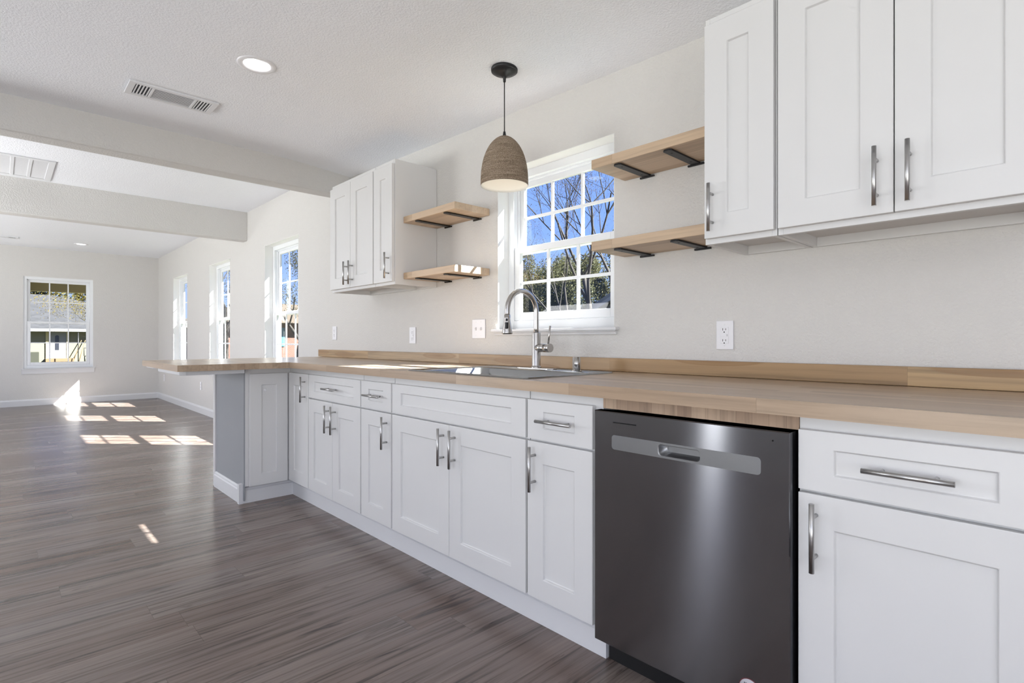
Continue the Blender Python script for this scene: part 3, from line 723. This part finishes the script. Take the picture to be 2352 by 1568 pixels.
# neighbour's house across the street, seen through the far window
M['siding'] = NT('cream_siding'); _m = M['siding']; _c = _m.xyz(); _fr = _m.math('FRACT', _m.math('DIVIDE', _c[2], .12))
_m.bump(_fr, .8, .02); M['siding'] = _m.fin(_m.mix(_m.math('LESS_THAN', _fr, .12), (.15, .147, .112), (.10, .097, .07)), .7, 0, .3)
_m = NT('shingles'); _c = _m.xyz(); _rw = _m.math('FLOOR', _m.math('DIVIDE', _c[2], .06)); _cl = _m.math('FLOOR', _m.math('ADD', _m.math('DIVIDE', _c[1], .3), _m.math('MULTIPLY', _rw, .5)))
M['shingle'] = _m.fin(_m.ramp(_m.white(_m.comb(_rw, _cl, 1.0)), [(0, (.030,.031,.034)), (1, (.040,.041,.045))]), .9, 0, .1)
M['wdoor'] = plain('white_door_paint', (.17, .174, .185), .4); M['darkglass'] = plain('dark_glass', (.02, .022, .03), .1); M['timber'] = plain('raw_timber', (.11, .07, .035), .8)
XN = -46.0
org = (XN, 3.0, GZ); r = empty('neighbour_house', org, 'cream-sided house with grey shingle roof seen through the far window', 'house')
b = MB(); b.box(XN - 8, XN, -6, 12, GZ, 1.95); _rel(b, 'siding_wall', M['siding'], r, org)
b = MB(); b.prism([(-7.0, 1.74), (-7.0, 1.90), (1.6, 4.05), (2.4, 4.05), (13.0, 1.9), (13.0, 1.74)], 'x', XN + 1.6, XN + 1.5)
bm = b.bm
bm.clear(); v = bm.verts.new
e0 = [v((XN + .62, -8, 1.80)), v((XN + .62, 13, 1.80)), v((XN - 9, 13, 1.80)), v((XN - 9, -8, 1.80))]; rg = [v((XN - 4.0, -4.0, 4.25)), v((XN - 4.0, 2.6, 4.25))]
for f in ((e0[0], e0[1], rg[1], rg[0]), (e0[1], e0[2], rg[1]), (e0[2], e0[3], rg[0], rg[1]), (e0[3], e0[0], rg[0]), (e0[3], e0[2], e0[1], e0[0])): bm.faces.new(f)
_rel(b, 'roof', M['shingle'], r, org)
b = MB(); b.box(XN + .58, XN + .66, -8, 13, 1.62, 1.80); _rel(b, 'fascia', M['wdoor'], r, org)
b = MB(); b.box(XN - .02, XN + .04, 2.28, 3.18, -.12, 1.60); fd = _rel(b, 'front_door', M['wdoor'], r, org)
pts = [(2.60, .42)] + [(2.70 + .10 * math.cos(math.radians(a)), 1.28 + .10 * math.sin(math.radians(a))) for a in range(180, -1, -20)] + [(2.80, .42)]
b = MB(); b.prism(pts, 'x', XN + .035, XN + .05); _rel(b, 'door_window', M['darkglass'], fd, org)
b = MB(); b.box(XN - .02, XN + .07, 2.14, 2.28, -.12, 1.70); b.box(XN - .02, XN + .07, 3.18, 3.30, -.12, 1.70); b.box(XN - .02, XN + .07, 2.14, 3.30, 1.60, 1.74); _rel(b, 'door_frame', plain('tan_door_casing', (.40, .34, .18), .6), r, org)
b = MB(); b.box(XN, XN + .9, 2.1, 3.5, GZ + .10, -.12); _rel(b, 'step', M['timber'], r, org)
t_ = text('381', .20, M['ink'], (XN + .075 - org[0], 2.55 - org[1], 1.66 - org[2]), (PI / 2, 0, PI / 2), r, 'house_number', .005)
# eave over the living room windows
b = MB(); b.box(XB - .6, -4.7, YO, 2.685, 2.357, 2.41)
tag(b.build('roof_eave', M['tan']), 'roof eave outside above the tall windows', 'eave', kind='structure')
b = MB(); b.box(XN + 1.2, XN + 1.75, 1.30, 1.75, GZ, .34)
tag(b.build('trash_bin', plain('dark_green_bin', (.016, .018, .010), .6), bevel=.02, origin=(XN + 1.5, 1.5, GZ)), 'dark bin in front of the cream-sided house', 'bin')
b = MB(); b.cyl((XN + 2.0, 3.62, GZ), (XN + 2.0, 3.62, 1.55), .025, 8)
tag(b.build('metal_pole', M['black'], origin=(XN + 2.0, 3.62, GZ)), 'thin dark pole standing right of the white front door', 'pole')
for k, (y0, y1, w) in enumerate(((3.45, 3.95, 'nearer the dark pole'), (3.75, 4.15, 'farther from the dark pole'))):
    b = MB(); b.cyl((XN + .62, y0, GZ), (XN + .14, y1, 1.1), .025, 6)
    tag(b.build('garden_stake', M['timber'], origin=(XN + .5, y0, GZ)), 'brown stake leaning on the cream siding, ' + w, 'stake', 'stakes leaning on the neighbour house')
org = (XN + 1.8, 4.2, GZ); r = empty('lawn_chair', org, 'dark metal lawn chair right of the door outside', 'chair')
b = MB(); b.box(XN + 1.55, XN + 2.0, 3.95, 4.5, .02, .06); _rel(b, 'seat', M['black'], r, org)
b = MB(); b.tube([(XN + 1.55, 3.95, .05), (XN + 1.45, 3.95, .55), (XN + 1.45, 4.5, .55), (XN + 1.55, 4.5, .05)], .025, 6); _rel(b, 'backrest', M['black'], r, org)
for xx in (XN + 1.57, XN + 1.98):
    for yy in (3.97, 4.48):
        b = MB(); b.cyl((xx, yy, GZ), (xx, yy, .04), .02, 6); _rel(b, 'leg', M['black'], r, org)

# brick house seen through the nearest tall window
_m = NT('red_brick'); _br = _m.n('TexBrick'); _br.inputs['Scale'].default_value = 4.5; _br.inputs['Color1'].default_value = (.13,.060,.046,1); _br.inputs['Color2'].default_value = (.10,.045,.036,1); _br.inputs['Mortar'].default_value = (.16,.14,.12,1)
_c = _m.xyz(); _m.t.links.new(_m.comb(_m.math('ADD', _c[0], _c[1]), _c[2], 0.0), _br.inputs['Vector']); M['brick'] = _m.fin(_br.outputs['Color'], .9, 0, .2)
M['blue'] = plain('blue_shutter_paint', (.03, .12, .19), .5); M['brownroof'] = plain('brown_shingles', (.06, .045, .03), .9)
XH, YH = -30.0, 11.0
org = (XH, YH + 2, GZ); r = empty('brick_house', org, 'red brick house with blue shutters seen through the nearest tall window', 'house')
b = MB(); b.box(XH - 9, XH, YH - 3, YH + 6, GZ, 2.0); _rel(b, 'brick_wall', M['brick'], r, org)
b = MB(); v = b.bm.verts.new
e0 = [v((XH + .7, YH - 3.7, 1.98)), v((XH + .7, YH + 6.7, 1.98)), v((XH - 9.7, YH + 6.7, 1.98)), v((XH - 9.7, YH - 3.7, 1.98))]; rg = [v((XH - 4.0, YH - .5, 3.3)), v((XH - 4.0, YH + 3, 3.3))]
for f in ((e0[0], e0[1], rg[1], rg[0]), (e0[1], e0[2], rg[1]), (e0[2], e0[3], rg[0], rg[1]), (e0[3], e0[0], rg[0]), (e0[3], e0[2], e0[1], e0[0])): b.bm.faces.new(f)
_rel(b, 'roof', M['brownroof'], r, org)
for yc in (YH - .55, YH + 2.8):
    b = MB(); b.box(XH - .02, XH + .05, yc - .5, yc + .5, .75, 1.72); wf = _rel(b, 'window', M['wdoor'], r, org)
    b = MB(); b.box(XH + .04, XH + .056, yc - .42, yc + .42, .82, 1.65); _rel(b, 'pane', M['darkglass'], wf, org)
    for s in (-1, 1):
        b = MB(); b.box(XH - .01, XH + .045, yc + s * .70 - .16, yc + s * .70 + .16, .72, 1.74); _rel(b, 'shutter', M['blue'], r, org)

# metal fence and shed behind the kitchen window
M['metalfence'] = plain('weathered_metal', (.05, .056, .05), .55, .3); M['metalroof'] = plain('galvanised_roof', (.10, .115, .14), .5, .3)
org = (-8, 9.0, GZ); r = empty('metal_fence', org, 'low dark metal fence behind the sink window', 'fence')
b = MB(); n_ = 90; top = [(-15 + 20 * k / n_, 9.0 + (.02 if k % 2 else -.02)) for k in range(n_ + 1)]
for p, q in zip(top, top[1:]): b.quad((p[0], p[1], GZ), (q[0], q[1], GZ), (q[0], q[1], 1.63), (p[0], p[1], 1.63))
for p, q in zip(top, top[1:]): b.quad((q[0], q[1] + .015, GZ), (p[0], p[1] + .015, GZ), (p[0], p[1] + .015, 1.63), (q[0], q[1] + .015, 1.63))
_rel(b, 'corrugated_sheet', M['metalfence'], r, org, fix=False)
b = MB(); b.box(-15, 5, 8.93, 9.06, 1.625, 1.668); _rel(b, 'top_rail', plain('worn_metal_cap', (.14, .15, .16), .4, .4), r, org)
b = MB(); b.box(-15, 5, 8.92, 8.97, 1.40, 1.45); _rel(b, 'middle_rail', plain('painted_rail', (.10, .11, .095), .6), r, org)
YS = 12.5; sx0 = -9.9
org = (-6.5, YS, GZ); r = empty('metal_shed', org, 'grey metal shed roof rising behind the fence outside the sink window', 'shed')
b = MB(); b.prism([(sx0 + .5, GZ), (-3.2, GZ), (-3.2, 1.9), (-6.55, 3.35), (sx0 + .5, 1.95)], 'y', YS, YS + 5); _rel(b, 'gable_wall', plain('shed_siding', (.11, .125, .15), .6), r, org)
b = MB(); b.prism([(sx0, 1.80), (-6.55, 3.42), (-3.0, 1.9), (-3.0, 2.0), (-6.55, 3.52), (sx0, 1.90)], 'y', YS - .3, YS + 5.3); _rel(b, 'roof', M['metalroof'], r, org)
b = MB(); b.prism([(sx0, 1.70), (-6.55, 3.30), (-3.0, 1.8), (-3.0, 1.9), (-6.55, 3.42), (sx0, 1.80)], 'y', YS - .3, YS - .26); _rel(b, 'fascia', plain('shed_fascia', (.16, .175, .20), .5), r, org)

# ------------------------------------------------------------------ trees
M['bark'] = plain('grey_bark', (.040, .036, .033), .9, 0, .2, .3, 5); M['palebark'] = plain('pale_bark', (.085, .078, .068), .9, 0, .2, .25, 5)
def leafmat(name, a, c):
    m = NT(name); p = m.n('TexCoord').outputs['Object']
    col = m.mix(m.ramp(m.noise(p, 1.6, 4), [(.38, (0,0,0)), (.62, (1,1,1))]), a, c); m.fin(col, .7, 0, .2)
    t = m.n('BsdfTranslucent'); m.set(t.inputs[0], col); x = m.n('MixShader'); x.inputs[0].default_value = .5   # sunlight glows through thin leaves
    m.t.links.new(m.b.outputs[0], x.inputs[1]); m.t.links.new(t.outputs[0], x.inputs[2]); m.t.links.new(x.outputs[0], m.out.inputs[0])
    return m.m
M['olive'] = leafmat('olive_leaves', (.042, .045, .021), (.110, .104, .048)); M['olive2'] = leafmat('dark_leaves', (.036, .041, .020), (.090, .091, .044))
M['drygold'] = leafmat('yellow_leaves', (.17, .12, .012), (.26, .205, .03)); M['brownleaf'] = leafmat('dry_leaves', (.045, .036, .018), (.075, .06, .028))
def grow(b, p, d, L, r, depth, tips, rng, spread=.55, up=.10, kids=(2, 3)):
    path = [p]; rs = [r]; q = p.copy(); dd = d.copy(); n = 4
    for i in range(n):
        dd = (dd + Vector((rng.uniform(-1, 1), rng.uniform(-1, 1), rng.uniform(-.6, 1))) * .13 + Vector((0, 0, up * .3))).normalized()
        q = q + dd * L / n; path.append(q.copy()); rs.append(r * (1 - .45 * (i + 1) / n))
    b.tube(path, rs, 7 if depth > 2 else 5, cap=False)
    if depth <= 2: tips.extend(path[1:])
    if depth == 0: return
    for k in range(rng.randint(*kids) + (1 if depth > 2 else 0)):
        i = rng.randint(2, n); ax = Vector((rng.uniform(-1, 1), rng.uniform(-1, 1), rng.uniform(-.35, .8)))
        nd = (dd * (1 - spread * .4) + ax.normalized() * spread * rng.uniform(.7, 1.3)).normalized()
        grow(b, path[i], nd, L * rng.uniform(.55, .8), rs[i] * rng.uniform(.5, .75), depth - 1, tips, rng, spread, up, kids)
def leaves(pts, rng, size, spread, per):
    b = MB()
    for p in pts:
        for _ in range(per):
            c = p + Vector((rng.gauss(0, spread), rng.gauss(0, spread), rng.gauss(0, spread)))
            a = Vector((rng.uniform(-1, 1), rng.uniform(-1, 1), rng.uniform(-1, 1))).normalized(); t = a.orthogonal().normalized(); s = a.cross(t); z = size * rng.uniform(.6, 1.3)
            b.quad(c - t * z, c - s * z * .55, c + t * z, c + s * z * .55)
    return b
def bare_tree(loc, d, L, r, depth, seed, label, leaf=None, lsize=.05, per=2, lspread=.12, spread=.6, bark='bark', keep=1.0, kids=(2, 3)):
    rng = random.Random(seed); root = empty('tree', loc, label, 'tree')
    b = MB(); tips = []; grow(b, Vector((0, 0, 0)), Vector(d).normalized(), L, r, depth, tips, rng, spread, kids=kids)
    b.build('trunk', M[bark], root, fix=False)
    if leaf:
        tips = [t for t in tips if rng.random() < keep]
        leaves(tips, rng, lsize, lspread, per).build('foliage', M[leaf], root, fix=False)['kind'] = 'stuff'
    return root
def bushy_tree(loc, rx, ry, rz, zc, n, size, seed, label, mat):
    rng = random.Random(seed); root = empty('tree', loc, label, 'tree')
    b = MB(); b.tube([(0, 0, 0), (.1, 0, zc * .6), (0, .1, zc * 1.2)], [.22, .18, .08], 8, cap=False); b.build('trunk', M['bark'], root, fix=False)
    blobs = []
    for k in range(26):
        a = Vector((rng.gauss(0, 1), rng.gauss(0, 1), rng.gauss(0, 1))).normalized() * rng.uniform(.35, .95)
        blobs.append((Vector((a.x * rx, a.y * ry, zc + a.z * rz)), rng.uniform(.18, .36)))
    b = MB()
    for k in range(n):
        c, s = rng.choice(blobs); u = Vector((rng.gauss(0, 1), rng.gauss(0, 1), rng.gauss(0, 1))).normalized() * rng.uniform(.6, 1.05)
        p = c + Vector((u.x * rx * s, u.y * ry * s, u.z * rz * s)); a = (u + Vector((rng.uniform(-1, 1), rng.uniform(-1, 1), rng.uniform(-1, 1)))).normalized()
        t = a.orthogonal().normalized(); q = a.cross(t); z = size * rng.uniform(.5, 1.3)
        b.quad(p - t * z, p - q * z * .6, p + t * z, p + q * z * .6)
    b.build('crown', M[mat], root, fix=False)['kind'] = 'stuff'
    return root
# behind the sink window
bare_tree((-7.2, 11.3, GZ), (-.42, 0, 1), 3.4, .120, 6, 14, 'bare tree with thick leaning limbs at the right outside the sink window', 'brownleaf', .020, 2, .07, .62, keep=.30)
bare_tree((-8.3, 11.5, GZ), (-.35, 0, 1), 3.6, .110, 6, 57, 'bare tree leaning across the middle of the sink window', 'brownleaf', .020, 2, .07, .62, keep=.30)
bare_tree((-12.6, 14.6, GZ), (-.10, 0, 1), 3.4, .080, 6, 23, 'bare tree at the left outside the sink window', 'brownleaf', .020, 2, .07, .62, keep=.30)
for k, (x, y, rx, rz, zc, lab, mt) in enumerate(((-19.0, 18.0, 2.0, 3.0, 2.7, 'olive green tree behind the fence, left in the sink window', 'olive'), (-15.9, 18.4, 2.0, 3.1, 2.8, 'olive green tree behind the fence, middle of the sink window', 'olive2'),
        (-12.6, 18.6, 2.0, 2.9, 2.7, 'olive green tree behind the fence, right in the sink window', 'olive'))):
    bushy_tree((x, y, GZ), rx, rx, rz, zc, 21000, .050, 40 + k, lab, mt)
for k, (x, y, lab) in enumerate(((-27.6, 26, 'taller olive tree in the second row, left in the sink window'), (-22.4, 26, 'taller olive tree in the second row, middle of the sink window'), (-17.2, 26.5, 'taller olive tree in the second row, right in the sink window'))):
    bushy_tree((x, y, GZ), 2.9, 2.5, 4.0, 3.9, 32000, .068, 90 + k, lab, 'olive' if k % 2 else 'olive2')
# seen through the tall windows
bare_tree((-24.0, 9.6, GZ), (.05, 0, 1), 2.8, .17, 4, 5, 'leafy grey-green tree outside the nearest tall window', 'olive2', .035, 12, .22)
bare_tree((-27.0, 7.4, GZ), (.05, 0, 1), 3.0, .17, 4, 8, 'sparse tree outside the middle tall window', 'olive2', .032, 9, .2)
bushy_tree((-42.6, 15.6, GZ), 2.5, 2.5, 2.2, 2.6, 3000, .12, 61, 'green tree far off beyond the middle tall window', 'olive2')
# yellow-leaved tree in front of the neighbour's house, dark trees behind it
bare_tree((-31.0, 5.4, GZ), (.0, -.40, 1), 2.9, .10, 5, 31, 'yellow-leaved tree between the far window and the cream house', 'drygold', .028, 5, .18, .75, 'palebark', .7)
bare_tree((-34.0, -1.0, GZ), (.0, .45, 1), 3.0, .10, 5, 36, 'second yellow-leaved tree, partly hidden by the far window frame', 'drygold', .028, 5, .18, .75, 'palebark', .7)
for k, y in enumerate((-2.6, 3.0, 8.6)):
    bushy_tree((-62.0, y, GZ), 2.7, 2.7, 3.2, 5.2, 5200, .13, 80 + k, ('golden tree behind the cream house roof, left of the front door', 'green tree behind the cream house roof, above the front door', 'golden tree behind the cream house roof, right of the front door')[k], 'olive' if k == 1 else 'drygold')
